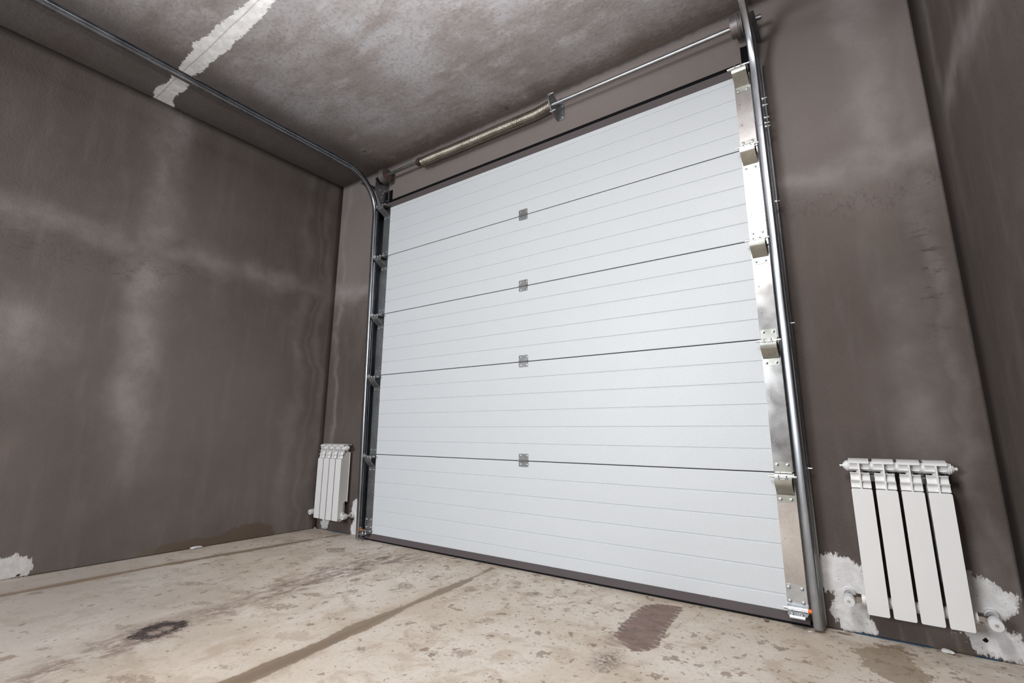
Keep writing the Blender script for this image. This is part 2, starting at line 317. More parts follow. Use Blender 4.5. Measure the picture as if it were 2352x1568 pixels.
col = g.mix(g.mul(oh, .5), col, (.13, .09, .075))
col = g.mix(g.mul(g.step(g.noise(110, 2, off=(6, 6, 1)), .745, .76), .8), col, (.05, .04, .035))
col = g.mix(g.mul(g.step(grit, .4, .62), .12), col, (.62, .6, .58))
rough = g.sub(.72, g.mul(g.mx(g.step(jn2, -.012, .006), oim), .2))
g.set(col=col, rough=rough, spec=.35)
g.bump(g.sub(g.add(g.mul(mid, .5), g.mul(fine, .4)), g.mul(g.step(jd, .012, .03), .8)), .35, .008)
M['floor'] = g.m
M['rear'] = M['wall_right']

# ------------------------------------------------------------------ mesh helpers
def tag(o, label=None, cat=None, group=None, kind=None):
    if label: o['label'] = label
    if cat: o['category'] = cat
    if group: o['group'] = group
    if kind: o['kind'] = kind
    return o
def link(name, bm, mat, parent=None, smooth=None, mats=None):
    me = bpy.data.meshes.new(name); bm.normal_update(); bm.to_mesh(me); bm.free()
    for m in (mats or [mat]): me.materials.append(m)
    o = bpy.data.objects.new(name, me); COL.objects.link(o)
    if parent is not None:
        o.parent = parent; o.location = -parent_loc(parent)
    if smooth is not None:
        for p in me.polygons: p.use_smooth = True
        if smooth < 3: me.set_sharp_from_angle(angle=smooth)
    return o
def parent_loc(p):
    v = Vector((0, 0, 0))
    while p is not None: v += p.location; p = p.parent
    return v
def empty(name, loc, label, cat, group=None):
    o = bpy.data.objects.new(name, None); o.empty_display_size = .1; COL.objects.link(o); o.location = loc
    return tag(o, label, cat, group)
def box(bm, x0, x1, y0, y1, z0, z1, bev=0, seg=2, mi=0):
    x0, x1 = min(x0, x1), max(x0, x1); y0, y1 = min(y0, y1), max(y0, y1); z0, z1 = min(z0, z1), max(z0, z1)
    r = bmesh.ops.create_cube(bm, size=1, matrix=Matrix.Translation(((x0 + x1) / 2, (y0 + y1) / 2, (z0 + z1) / 2)) @ Matrix.Diagonal((x1 - x0, y1 - y0, z1 - z0, 1)))
    fs = {f for v in r['verts'] for f in v.link_faces}
    for f in fs: f.material_index = mi
    if bev:
        es = {e for v in r['verts'] for e in v.link_edges}
        bmesh.ops.bevel(bm, geom=list(es), offset=bev, segments=seg, affect='EDGES', profile=.5)
def axis_mat(c, d):
    d = Vector(d).normalized(); q = Vector((0, 0, 1)).rotation_difference(d)
    return Matrix.Translation(c) @ q.to_matrix().to_4x4()
def cyl(bm, a, b, r, seg=20, r2=None, mi=0, cap=True):
    a = Vector(a); b = Vector(b); d = b - a
    res = bmesh.ops.create_cone(bm, cap_ends=cap, segments=seg, radius1=r, radius2=r if r2 is None else r2, depth=d.length, matrix=axis_mat((a + b) / 2, d))
    for v in res['verts']:
        for f in v.link_faces: f.material_index = mi
def lathe(bm, c, d, prof, seg=28, mi=0):
    """prof: (distance along axis d, radius)"""
    m = axis_mat(c, d); rings = []
    for t, r in prof:
        rings.append([bm.verts.new(m @ Vector((max(r, 1e-5) * math.cos(2 * PI * k / seg), max(r, 1e-5) * math.sin(2 * PI * k / seg), t))) for k in range(seg)])
    for i in range(len(rings) - 1):
        for k in range(seg):
            f = bm.faces.new((rings[i][k], rings[i][(k + 1) % seg], rings[i + 1][(k + 1) % seg], rings[i + 1][k])); f.material_index = mi
    for e in (0, -1):
        f = bm.faces.new(rings[e] if e else rings[e][::-1]); f.material_index = mi
def prism(bm, pts, ax, a, b, mi=0):
    """closed polygon pts in the two other axes, extruded along ax from a to b"""
    def P(p, t):
        return {'x': (t, p[0], p[1]), 'y': (p[0], t, p[1]), 'z': (p[0], p[1], t)}[ax]
    A = [bm.verts.new(P(p, a)) for p in pts]; B = [bm.verts.new(P(p, b)) for p in pts]
    n = len(pts); fs = [bm.faces.new(A), bm.faces.new(B[::-1])]
    for i in range(n): fs.append(bm.faces.new((A[i], B[i], B[(i + 1) % n], A[(i + 1) % n])))
    for f in fs: f.material_index = mi
    bmesh.ops.recalc_face_normals(bm, faces=fs)
def ribbon(pts, t):
    """open polyline -> closed outline of thickness t"""
    P = [Vector(p).to_2d() for p in pts]; N = []
    for i in range(len(P)):
        d = Vector((0, 0))
        if i: d += (P[i] - P[i - 1]).normalized()
        if i < len(P) - 1: d += (P[i + 1] - P[i]).normalized()
        if d.length < 1e-6: d = P[i] - P[i - 1]
        d.normalize(); n = Vector((-d.y, d.x))
        k = 1.0
        if 0 < i < len(P) - 1:
            e = (P[i] - P[i - 1]).normalized(); k = 1 / max(.5, abs(d.dot(e)))
        N.append(n * k)
    return [tuple(P[i] + N[i] * t / 2) for i in range(len(P))] + [tuple(P[i] - N[i] * t / 2) for i in reversed(range(len(P)))]
def sweep(bm, outline, frames):
    """outline: (a,b) points; frames: (origin, axis_a, axis_b)"""
    rings = []
    for o, A, B in frames:
        rings.append([bm.verts.new(Vector(o) + Vector(A) * a + Vector(B) * b) for a, b in outline])
    n = len(outline); fs = []
    for i in range(len(rings) - 1):
        for k in range(n):
            fs.append(bm.faces.new((rings[i][k], rings[i][(k + 1) % n], rings[i + 1][(k + 1) % n], rings[i + 1][k])))
    fs.append(bm.faces.new(rings[0])); fs.append(bm.faces.new(rings[-1][::-1]))
    bmesh.ops.recalc_face_normals(bm, faces=fs)
def tube(bm, pts, r, seg=10, closed_caps=True):
    pts = [Vector(p) for p in pts]; rings = []
    t0 = (pts[1] - pts[0]).normalized(); up = Vector((0, 0, 1)) if abs(t0.z) < .9 else Vector((1, 0, 0))
    u = t0.cross(up).normalized()
    for i, p in enumerate(pts):
        t = ((pts[min(i + 1, len(pts) - 1)] - pts[max(i - 1, 0)])).normalized()
        u = (u - t * u.dot(t)).normalized(); v = t.cross(u)
        rings.append([bm.verts.new(p + u * r * math.cos(2 * PI * k / seg) + v * r * math.sin(2 * PI * k / seg)) for k in range(seg)])
    for i in range(len(rings) - 1):
        for k in range(seg): bm.faces.new((rings[i][k], rings[i][(k + 1) % seg], rings[i + 1][(k + 1) % seg], rings[i + 1][k]))
    bm.faces.new(rings[0][::-1]); bm.faces.new(rings[-1])
def screw_bm(c, d=(0, -1, 0), r=.0065, washer=True):
    bm = bmesh.new()
    if washer: lathe(bm, c, d, [(-.003, r * 1.15), (.0012, r * 1.15), (.0015, r)], 16)
    lathe(bm, c, d, [(.0, r * .8), (.0045, r * .78), (.0055, r * .55), (.0056, r * .3), (.004, r * .25)], 6)
    return bm
def rounded(x0, x1, z0, z1, r, n=5, corners=(1, 1, 1, 1)):
    """rounded rectangle; corners: bl, br, tr, tl"""
    out = []
    for (cx, cz, a0, on) in ((x0, z0, PI, corners[0]), (x1, z0, 1.5 * PI, corners[1]), (x1, z1, 0, corners[2]), (x0, z1, .5 * PI, corners[3])):
        sx = 1 if cx == x0 else -1; sz = 1 if cz == z0 else -1
        if not on: out.append((cx, cz)); continue
        for k in range(n + 1):
            a = a0 + k / n * PI / 2
            out.append((cx + sx * r + r * math.cos(a), cz + sz * r + r * math.sin(a)))
    return out

# signed distance to a polygon (positive inside), numpy
def sdf_poly(X, Y, poly):
    d = np.full(X.shape, 1e9); inside = np.zeros(X.shape, bool); n = len(poly)
    for i in range(n):
        x0, y0 = poly[i]; x1, y1 = poly[(i + 1) % n]
        ex, ey = x1 - x0, y1 - y0; L = ex * ex + ey * ey + 1e-12
        t = np.clip(((X - x0) * ex + (Y - y0) * ey) / L, 0, 1)
        d = np.minimum(d, np.hypot(X - x0 - t * ex, Y - y0 - t * ey))
        c = ((y0 > Y) != (y1 > Y))
        with np.errstate(divide='ignore', invalid='ignore'):
            xi = (x1 - x0) * (Y - y0) / ((y1 - y0) if y1 != y0 else 1e-12) + x0
        inside ^= c & (X < xi)
    return np.where(inside, d, -d)
def sdf_line(X, Y, pts):
    d = np.full(X.shape, 1e9)
    for i in range(len(pts) - 1):
        x0, y0, w0 = pts[i]; x1, y1, w1 = pts[i + 1]
        ex, ey = x1 - x0, y1 - y0; L = ex * ex + ey * ey + 1e-12
        t = np.clip(((X - x0) * ex + (Y - y0) * ey) / L, 0, 1)
        d = np.minimum(d, np.hypot(X - x0 - t * ex, Y - y0 - t * ey) - (w0 + (w1 - w0) * t))
    return -d
def grid_obj(name, us, vs, place, attrs, mat, kind='structure', hole=None, thick=.2, flip=False):
    us = np.array(us); vs = np.array(vs); U, V = np.meshgrid(us, vs, indexing='ij')
    co = np.array([place(u, v) for u, v in zip(U.ravel(), V.ravel())])
    nu, nv = len(us), len(vs); faces = []
    for i in range(nu - 1):
        uc = (us[i] + us[i + 1]) / 2
        for j in range(nv - 1):
            vc = (vs[j] + vs[j + 1]) / 2
            if hole and hole[0] < uc < hole[1] and hole[2] < vc < hole[3]: continue
            q = (i * nv + j, (i + 1) * nv + j, (i + 1) * nv + j + 1, i * nv + j + 1)
            faces.append(q[::-1] if flip else q)
    me = bpy.data.meshes.new(name); me.from_pydata(co.tolist(), [], faces); me.update()
    for k, fn in attrs.items():
        a = me.attributes.new(k, 'FLOAT', 'POINT')
        a.data.foreach_set('value', np.clip(fn(U, V), -.4, .4).astype(np.float32).ravel())
    me.materials.append(mat)
    for p in me.polygons: p.use_smooth = True
    o = bpy.data.objects.new(name, me); COL.objects.link(o)
    m = o.modifiers.new('thickness', 'SOLIDIFY'); m.thickness = thick; m.offset = -1
    return tag(o, kind=kind)
def span(a, b, st):
    n = max(1, int(round(abs(b - a) / st))); return list(np.linspace(a, b, n + 1))

# ------------------------------------------------------------------ the room
def multi(polys):
    def f(X, Y):
        d = np.full(X.shape, -9.0)
        for p in polys: d = np.maximum(d, sdf_poly(X, Y, p))
        return d
    return f
def spots(X, Y):
    d = np.full(X.shape, -9.0)
    for cx, cy, ax, ay, bx, by in P_SPOTS:
        det = ax * by - ay * bx
        u = ((X - cx) * by - (Y - cy) * bx) / det; v = (-(X - cx) * ay + (Y - cy) * ax) / det
        s = min(math.hypot(ax, ay), math.hypot(bx, by))
        d = np.maximum(d, (1 - np.sqrt(u * u + v * v)) * s)
    return d
joint = lambda X, Y: np.maximum(sdf_line(X, Y, [(-.37, -.02, .014), (-.405, -.6, .024), (-.44, -1.2, .026), (-.42, -1.9, .034), (-.44, -2.9, .02)]),
                                sdf_line(X, Y, [(1.17, -.06, .006), (1.215, -.35, .018), (1.265, -.93, .028), (1.325, -1.4, .045), (1.35, -1.75, .04), (1.36, -2.8, .03)]))
oil = lambda X, Y: np.minimum(sdf_poly(X, Y, P_OIL_OUT), -sdf_poly(X, Y, P_OIL_IN) - .002)
ys = span(YR, -2.7, .2)[:-1] + span(-2.7, YW + .2, .0125)
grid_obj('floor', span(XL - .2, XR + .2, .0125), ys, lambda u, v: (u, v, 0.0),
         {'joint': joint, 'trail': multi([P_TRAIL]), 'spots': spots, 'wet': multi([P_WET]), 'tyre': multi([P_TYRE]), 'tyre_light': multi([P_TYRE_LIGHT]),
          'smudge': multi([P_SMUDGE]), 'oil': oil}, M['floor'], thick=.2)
ys = span(YR, -2.4, .2)[:-1] + span(-2.4, YW + .2, .02)
ceil_poly = P_CEIL[:-2] + [(3.7, -1.50), (3.7, -1.60), (.95, -1.60)]
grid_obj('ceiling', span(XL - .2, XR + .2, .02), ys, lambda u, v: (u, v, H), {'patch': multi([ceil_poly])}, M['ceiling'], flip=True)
zs = span(0, .32, .01)[:-1] + span(.32, H, .06)
ysl = span(YR, -2.1, .2)[:-1] + span(-2.1, -1.65, .01)[:-1] + span(-1.65, YW, .05)
grid_obj('wall_left', ysl, zs, lambda u, v: (XL, u, v), {'patch': multi([P_LEFT_A]), 'hole': multi([P_LEFT_HOLE])}, M['wall_left'])
grid_obj('wall_right', span(YR, YW, .2), span(0, H, .1), lambda u, v: (XR, u, v), {}, M['wall_right'], flip=True)
xsf = span(XL, -.14, .01)[:-1] + span(-.14, 0.03, .17)[:-1] + span(.03, W - .03, .1)[:-1] + span(W - .03, 2.82, .137)[:-1] + span(2.82, XR, .01)
zsf = span(0, .32, .01)[:-1] + span(.32, 2.64, .058)[:-1] + span(2.64, H, .06)
grid_obj('wall_front', xsf, zsf, lambda u, v: (u, YW, v), {'patch': multi([P_FRONT_A, P_FRONT_B, P_FRONT_C, P_FRONT_D, P_FRONT_E]),
         'hole': lambda X, Z: .009 - np.hypot((X - 3.337), (Z - .062))}, M['wall_front'], hole=(.03, W - .03, 0, 2.64), flip=False, thick=.25)
# rear wall with the window the daylight comes through (behind the camera)
WX0, WX1, WZ0, WZ1 = -.55, 1.05, 1.1, 2.8
grid_obj('wall_rear', [XL, WX0, WX1, XR], [0, WZ0, WZ1, H], lambda u, v: (u, YR, v), {}, M['rear'], hole=(WX0, WX1, WZ0, WZ1), flip=True)
wf = bmesh.new()
for a, b in ((WX0, WX0 + .06), (WX1 - .06, WX1), ((WX0 + WX1) / 2 - .03, (WX0 + WX1) / 2 + .03)): box(wf, a, b, YR - .12, YR - .05, WZ0, WZ1)
for a, b in ((WZ0, WZ0 + .06), (WZ1 - .06, WZ1)): box(wf, WX0 + .06, WX1 - .06, YR - .12, YR - .05, a, b)
tag(link('window_1', wf, M['white_plastic']), kind='structure')
# blue edge foam showing between screed and wall
bm = bmesh.new()
box(bm, 2.94, 3.18, YW - .004, YW + .004, -.004, .0045); box(bm, 3.30, 3.37, YW - .004, YW + .004, -.004, .004)
box(bm, XL + .2, XL + .42, YW - .003, YW + .004, -.004, .006)
tag(link('trim_1', bm, M['foam']), kind='structure')

# ------------------------------------------------------------------ sectional door
door = empty('garage_door', (W / 2, .02, 0), 'white ribbed sectional garage door of five panels with grey-brown edge profiles', 'garage door')
XE = .078             # end plate width
zb = [.047] + J + [TOPW]
for i in range(5):
    z0, z1 = zb[i], zb[i + 1]
    a = z0 + (.0018 if i else 0); b = z1 - (.0018 if i < 4 else 0)
    gs = []
    if i == 0: gs = [J[0] - .1017 * k for k in range(1, 6)]
    elif i == 1: gs = [J[1] - .1017 * k for k in range(1, 6)]
    elif i < 4: gs = [J[i] - .1 * k for k in range(1, 5)]
    else: gs = [J[3] + .1 * k for k in range(1, 5)]
    gs = sorted(gs)
    prof = [(.04, a), (.006, a), (.0012, a + .0008), (0, a + .004)]
    for q in gs: prof += [(0, q - .0045), (.0008, q - .0028), (.0036, q - .0010), (.0036, q + .0012), (.0006, q + .0024), (0, q + .0040)]
    prof += [(0, b - .004), (.0012, b - .0008), (.006, b), (.04, b)]
    bm = bmesh.new(); prism(bm, prof, 'x', -XE + .002, W + XE - .002)
    link('door_panel', bm, M['door'], door)
# dark tongue in the joints
for j in J:
    bm = bmesh.new(); box(bm, -XE + .004, W + XE - .004, .004, .038, j - .0032, j + .0032)
    tag(link('joint_seal', bm, M['rubber'], door), 'black strip in the joint between two panels')
bm = bmesh.new()
prism(bm, [(-.0025, .012), (-.0025, .049), (.001, .051), (.042, .051), (.042, .012), (.036, .008), (.004, .008)], 'x', -XE, W + XE)
tag(link('bottom_profile', bm, M['brown'], door), 'grey-brown profile along the bottom edge')
bm = bmesh.new(); prism(bm, [(.002, .0105), (.0, .006), (.006, -.0005), (.034, -.0005), (.040, .006), (.038, .0105)], 'x', -XE - .01, W + XE + .01)
tag(link('bottom_seal', bm, M['rubber'], door), 'black rubber seal on the floor')
bm = bmesh.new(); prism(bm, [(-.0025, TOPW - .003), (-.0025, 2.712), (.003, 2.716), (.041, 2.716), (.041, TOPW - .003)], 'x', -XE + .004, W + XE - .004)
tag(link('top_profile', bm, M['brown'], door), 'grey-brown profile along the top edge')
bm = bmesh.new(); prism(bm, [(.004, 2.712), (.006, 2.724), (.030, 2.758), (.0465, 2.770), (.0465, 2.735), (.041, 2.712)], 'x', -.045, W + .045)
tag(link('top_seal', bm, M['rubber'], door), 'black rubber lip pressed on the wall above')
# screws of the edge profiles
for x in (.45, 1.55, 2.4): link('screw', screw_bm((x, -.0003, .048), r=.0035, washer=False), M['screw'], door, .6)
for x in (.35, 1.0, 1.9): link('screw', screw_bm((x, -.0003, 2.669), r=.0035, washer=False), M['screw'], door, .6)

# end plates
def mirror(sd, x): return x if sd > 0 else W - x       # sd>0: right side written, left is its mirror
SC = [[.343, .157], [.955, .762], [1.493, 1.364], [1.993, 1.867], [2.494, 2.370]]
for sd in (1, -1):
    for i in range(5):
        z0, z1 = zb[i], zb[i + 1]
        bm = bmesh.new()
        xa, xb = mirror(sd, W), mirror(sd, W + XE)
        box(bm, xa, xb, -.0016, .0, z0 + .002, z1 - .002)
        box(bm, mirror(sd, W + XE - .0015), mirror(sd, W + XE), -.0016, .04, z0 + .002, z1 - .002)
        ep = link('end_plate', bm, M['plate'] if sd > 0 else M['dark_galv'], door)
        bm = None
        for z in SC[i]: link('screw', screw_bm((mirror(sd, W + .017), -.0012, z), r=.0034, washer=False), M['screw'], ep, .6)

# side hinge with roller carrier, local (y, z relative to the joint)
LIP = lambda z: -.050 - .0155 * z          # room-side edge of the leaning vertical rail
ryf = lambda z: LIP(z) + .026
def roller_bm(bm, c, sd):
    lathe(bm, c, (sd, 0, 0), [(0, .0175), (.0, .0205), (.006, .0218), (.013, .0205), (.013, .0175)], 28, mi=0)
    lathe(bm, (c[0] + sd * .0015, c[1], c[2]), (sd, 0, 0), [(0, .0055), (0, .0176), (.010, .0176), (.010, .0055)], 28, mi=1)
def side_hinge(sd, j, leaf=True, ry=None):
    x0, x1 = mirror(sd, W + .004), mirror(sd, W + .072)
    bm = bmesh.new()
    Y = -.0016
    if leaf:
        o = rounded(min(x0, x1), max(x0, x1), j + .004, j + .046, .006, 4, (0, 0, 1, 1))
        prism(bm, o, 'y', Y - .0022, Y)
        for k in range(3):
            cx0 = x0 + (x1 - x0) * k / 3; cx1 = x0 + (x1 - x0) * (k + 1) / 3
            e = (x1 - x0) * .01
            cyl(bm, (cx0 + e, -.0055, j - .001), (cx1 - e, -.0055, j - .001), .0052 if k != 1 else .0048, 14)
    # carrier: shelf out, lip, sloping web, foot
    yy = ryf(j - .0155) if ry is None else ry
    o = -yy + .013
    prof = [(-.004, j - .010), (-.010, j - .022), (-o + .006, j - .024), (-o, j - .028), (-o, j - .048), (-o + .003, j - .054), (-.006, j - .092), (Y - .0012, j - .095), (Y - .0012, j - .098)]
    prism(bm, ribbon(prof, .0026), 'x', x0, x1)
    f = rounded(min(x0, x1), max(x0, x1), j - .128, j - .094, .006, 4, (1, 1, 0, 0))
    prism(bm, f, 'y', Y - .0026, Y)
    h = link('side_hinge', bm, M['bracket'] if sd > 0 else M['dark_galv'], door, .6)
    h['label'] = 'zinc-plated side hinge carrying a roller'
    zz = j - .0155
    # roller tube, bolts, shaft, wheel
    bm = bmesh.new()
    lathe(bm, (mirror(sd, W - .008), yy, zz), (sd, 0, 0), [(0, .0058), (.001, .0068), (.083, .0068), (.084, .0058)], 20)
    link('roller_tube', bm, M['zinc'], h, .6)
    for t in (.022, .052):
        bm = bmesh.new(); cx = mirror(sd, W + t)
        lathe(bm, (cx, yy - .008, zz - .0095), (0, 0, 1), [(0, .0052), (.004, .0052)], 6)
        cyl(bm, (cx, yy - .008, zz - .016), (cx, yy - .008, zz + .006), .0028, 10)
        link('bolt', bm, M['zinc'], h, .6)
    bm = bmesh.new(); cyl(bm, (mirror(sd, W - .017), yy, zz), (mirror(sd, W + .100), yy, zz), .0052, 16)
    link('roller_shaft', bm, M['zinc'], h, .6)
    wy = yy
    bm = bmesh.new()
    roller_bm(bm, (mirror(sd, W + .093), wy, zz), sd)
    link('roller', bm, None, h, .6, mats=[M['galv'], M['nylon']])
    pts = [(.016, -.115), (.058, -.115)] + ([(.016, .033), (.058, .033)] if leaf else [])
    for dx, dz in pts: link('screw', screw_bm((mirror(sd, W + dx), Y - .0026, j + dz)), M['screw'], h, .6)
    return h
for sd in (1, -1):
    for j in J: side_hinge(sd, j)
    side_hinge(sd, TOPW + .020, leaf=False, ry=-.066)
    # bottom bracket
    bm = bmesh.new(); x0, x1 = mirror(sd, W + .003), mirror(sd, W + .076)
    prism(bm, rounded(min(x0, x1), max(x0, x1), .058, .160, .004, 3), 'y', -.0042, -.0016)
    box(bm, mirror(sd, W + .0745), mirror(sd, W + .077), -.006, .012, .10, .160)
    prism(bm, rounded(min(x0, x1), max(x0, x1) , -.062, -.004, .012, 5, (1, 1, 0, 0)), 'z', .052, .0548)
    prism(bm, ribbon([(-.062, .0534), (-.064, .050), (-.064, .044)], .0024), 'x', mirror(sd, W + .012), mirror(sd, W + .068))
    h = link('bottom_bracket', bm, M['galv'], door, .6); yy = ryf(.07) - .004; zz = .0715
    bm = bmesh.new(); lathe(bm, (mirror(sd, W - .008), yy, zz), (sd, 0, 0), [(0, .0060), (.001, .0072), (.086, .0072), (.087, .006)], 20)
    link('roller_tube', bm, M['zinc'], h, .6)
    bm = bmesh.new(); lathe(bm, (mirror(sd, W + .079), yy, zz), (sd, 0, 0), [(0, .0074), (.0, .0084), (.014, .0084), (.014, .0070)], 20)
    tag(link('clip', bm, M['orange'], h, .6), 'orange plastic clip')
    bm = bmesh.new(); cyl(bm, (mirror(sd, W - .012), yy, zz), (mirror(sd, W + .101), yy, zz), .0052, 16); link('roller_shaft', bm, M['zinc'], h, .6)
    bm = bmesh.new()
    roller_bm(bm, (mirror(sd, W + .095), yy, zz), sd)
    link('roller', bm, None, h, .6, mats=[M['galv'], M['nylon']])
    for dx, z in ((.012, .146), (.062, .146), (.012, .092), (.062, .092)): link('screw', screw_bm((mirror(sd, W + dx), -.0042, z)), M['screw'], h, .6)
    for dx in (.020, .056):
        bm = bmesh.new(); cx = mirror(sd, W + dx); lathe(bm, (cx, yy - .012, .0548), (0, 0, 1), [(0, .008), (.0015, .008), (.0015, .0055), (.006, .0055)], 12)
        cyl(bm, (cx, yy - .012, .046), (cx, yy - .012, .068), .0028, 10); link('bolt', bm, M['zinc'], h, .6)
# hinges in the middle of the joints
for j in J:
    bm = bmesh.new(); x0, x1 = 1.322, 1.390
    prism(bm, rounded(x0, x1, j + .003, j + .042, .006, 4, (0, 0, 1, 1)), 'y', -.0028, -.0003)
    prism(bm, rounded(x0, x1, j - .034, j - .003, .006, 4, (1, 1, 0, 0)), 'y', -.0028, -.0003)
    for a, b, r in ((x0, x0 + .012, .0052), (x0 + .0125, x1 - .0125, .0050), (x1 - .012, x1, .0052)): cyl(bm, (a, -.0045, j), (b, -.0045, j), r, 14)
    h = link('centre_hinge', bm, M['hinge'], door, .6)
    for x in (1.333, 1.379):
        for z in (j + .030, j - .022): link('screw', screw_bm((x, -.0028, z), r=.006), M['screw'], h, .6)

# ------------------------------------------------------------------ tracks
def track(sd, label):
    root = empty('door_track', (mirror(sd, W + .11), -.03, 0), label, 'garage door track', 'tracks of the sectional door')
    a0, a1 = .0935, .1255
    # C profile: a = outward from the door, b = away from the room
    op = [(a0 + .004, .0105), (a0, .0075), (a0, .0025), (a0 + .0035, 0.0)]
    n = 6; r = .007
    op += [(a1 - r + r * math.sin(t * PI / 2 / n), r - r * math.cos(t * PI / 2 / n)) for t in range(n + 1)]
    op += [(a1, .030)]; r = .010
    op += [(a1 - r + r * math.cos(t * PI / 2 / n), .050 - r + r * math.sin(t * PI / 2 / n)) for t in range(n + 1)]
    op += [(a0 + .012, .050), (a0 + .010, .046)]
    out = ribbon(op, .0018)
    ca = [(W + a if sd > 0 else -a, b) for a, b in out]
    ca = [(x, b) for x, b in ca]
    def fr(y, z, nb): return ((0, y, z), (1, 0, 0), nb)
    up = Vector((0, 1, .0)).normalized()
    zv = 2.287
    bm = bmesh.new(); sweep(bm, ca, [fr(LIP(.012), .012, up), fr(LIP(zv), zv, up)])
    link('vertical_rail', bm, M['rail'], root, .7)
    bm = bmesh.new(); zc = 2.600; R = .300; yc = LIP(zc) - R
    F = [fr(LIP(zv + .001) - .0012, zv + .001, up)]
    for k in range(17):
        t = k / 16 * (PI / 2 - .016)
        F.append(fr(yc + R * math.cos(t), zc + R * math.sin(t), Vector((0, math.cos(t), math.sin(t)))))
    y1, z1 = yc + R * math.cos(PI / 2 - .016), zc + R * math.sin(PI / 2 - .016)
    F.append(fr(y1 - .22, z1 + .0035, Vector((0, .016, 1)).normalized()))
    sweep(bm, ca, F); link('curved_rail', bm, M['rail'], root, .7)
    bm = bmesh.new(); nb = Vector((0, .016, 1)).normalized()
    sweep(bm, ca, [fr(y1 - .2215, z1 + .0036, nb), fr(-5.6, z1 + .0036 + .012 * (5.6 + y1 - .22), nb)])
    link('horizontal_rail', bm, M['rail'], root, .7)
    # wall angle of the vertical rail
    def X(a): return mirror(sd, W + a)
    bm = bmesh.new()
    box(bm, X(.052), X(.1265), YW - .0025, YW, .004, 2.70)
    prism(bm, [(YW, .004), (LIP(0) + .047, .004), (LIP(2.7) + .047, 2.70), (YW, 2.70)], 'x', X(.1265), X(.1285))
    box(bm, X(.1285), X(.134), YW - .004, YW, .004, 2.70)
    for a in (.070, .078): box(bm, X(a), X(a + .0025), YW - .005, YW - .0025, .004, 2.70)
    link('wall_angle', bm, M['rail'], root)
    # rubber side seal reaching above the door
    bm = bmesh.new()
    box(bm, X(.041), X(.052), YW - .009, YW, .004, 2.858); box(bm, X(.052), X(.0775), YW - .0065, YW - .0052, .004, 2.858)
    tag(link('side_seal', bm, M['rubber'], root), 'black rubber side seal')
    # bolts through the angle
    for z in (.645, 1.294, 1.90, 2.288, 2.303, 2.337, 2.401, 2.439):
        bm = bmesh.new(); yy = LIP(z) + .062
        if z > 2.28: yy = LIP(z) + (.030 if z in (2.288, 2.337) else .022)
        cyl(bm, (X(.118), yy, z), (X(.150), yy, z), .003, 10)
        lathe(bm, (X(.1285 if z < 2.28 else .1265), yy, z), (sd, 0, 0), [(0, .0075), (.0015, .0075), (.0015, .0058), (.007, .0058)], 6)
        link('bolt', bm, M['zinc'], root, .6)
    # bearing plate at the head of the track
    bm = bmesh.new()
    pl = [(YW, 2.60), (.012, 2.60), (-.012, 2.66), (-.085, 2.775), (-.108, 2.83), (-.098, 2.93), (-.03, 2.985), (YW, 2.985)]
    prism(bm, pl, 'x', X(.0895), X(.0915))
    box(bm, X(.0915), X(.118), YW - .0025, YW, 2.60, 2.985)
    bp_ = link('bearing_plate', bm, M['rail'], root)
    for y, z in ((.03, 2.86), (.03, 2.76), (-.055, 2.83), (-.02, 2.815), (.0, 2.84), (-.03, 2.775)):
        lx = X(.0895)
        bm = bmesh.new(); lathe(bm, (lx, y, z), (-sd, 0, 0), [(0, .0065), (.004, .0065), (.006, .004)], 6); link('bolt', bm, M['zinc'], bp_, .6)
    # short support angle from the bearing plate to the bend of the rail
    rz = lambda y: z1 + .0036 + .012 * (-y + y1 - .22)
    bm = bmesh.new()
    prism(bm, [(.030, 2.836), (-.215, 2.838), (-.215, 2.862), (.030, 2.860)], 'x', X(.1265), X(.1285))
    prism(bm, [(.030, 2.834), (-.215, 2.836), (-.215, 2.838), (.030, 2.836)], 'x', X(.1265), X(.149))
    link('support_angle', bm, M['rail'], root)
    for y in (-.80, -1.78):
        bm = bmesh.new(); lathe(bm, (X(.1245), y, rz(y) + .026), (-sd, 0, 0), [(0, .007), (.003, .007), (.005, .004)], 12); link('bolt', bm, M['zinc'], root, .6)
    # hanger at the far end, behind the camera
    bm = bmesh.new(); box(bm, X(.130), X(.134), -4.43, -4.40, 2.93, H); box(bm, X(.110), X(.154), -4.44, -4.39, H - .004, H); link('hanger', bm, M['galv'], root)
    return root
track(1, 'steel door track on the right edge of the white door, seen from its closed side')
track(-1, 'steel door track left of the white door, curving back under the ceiling')

# ------------------------------------------------------------------ torsion spring shaft
ta = empty('torsion_spring_shaft', (1.36, -.04, 2.945), 'horizontal steel shaft above the door with one long coiled torsion spring', 'torsion spring')
SZ = lambda x: 2.9575 - .0095 * x
bm = bmesh.new(); cyl(bm, (-.165, -.04, SZ(-.165)), (2.878, -.04, SZ(2.878)), .0127, 24); link('shaft', bm, M['shaft'], ta, .6)
cp = [(x, z) for x, y, z in P_SPRING]; cx_ = np.array([c[0] for c in cp]); cz_ = np.polyfit(cx_, [c[1] for c in cp], 3)
xs0, xs1 = .40, 1.605; turns = 141; ptsH = []
for k in range(turns * 16 + 1):
    t = k / (turns * 16); x = xs0 + (xs1 - xs0) * t; a = 2 * PI * k / 16
    zc = max(float(np.polyval(cz_, x)), SZ(x) - .0165)
    ptsH.append((x, -.04 + .0335 * math.cos(a), zc + .0335 * math.sin(a)))
bm = bmesh.new(); tube(bm, ptsH, .0041, 6); link('torsion_spring', bm, M['spring'], ta, 3.2)
bm = bmesh.new()
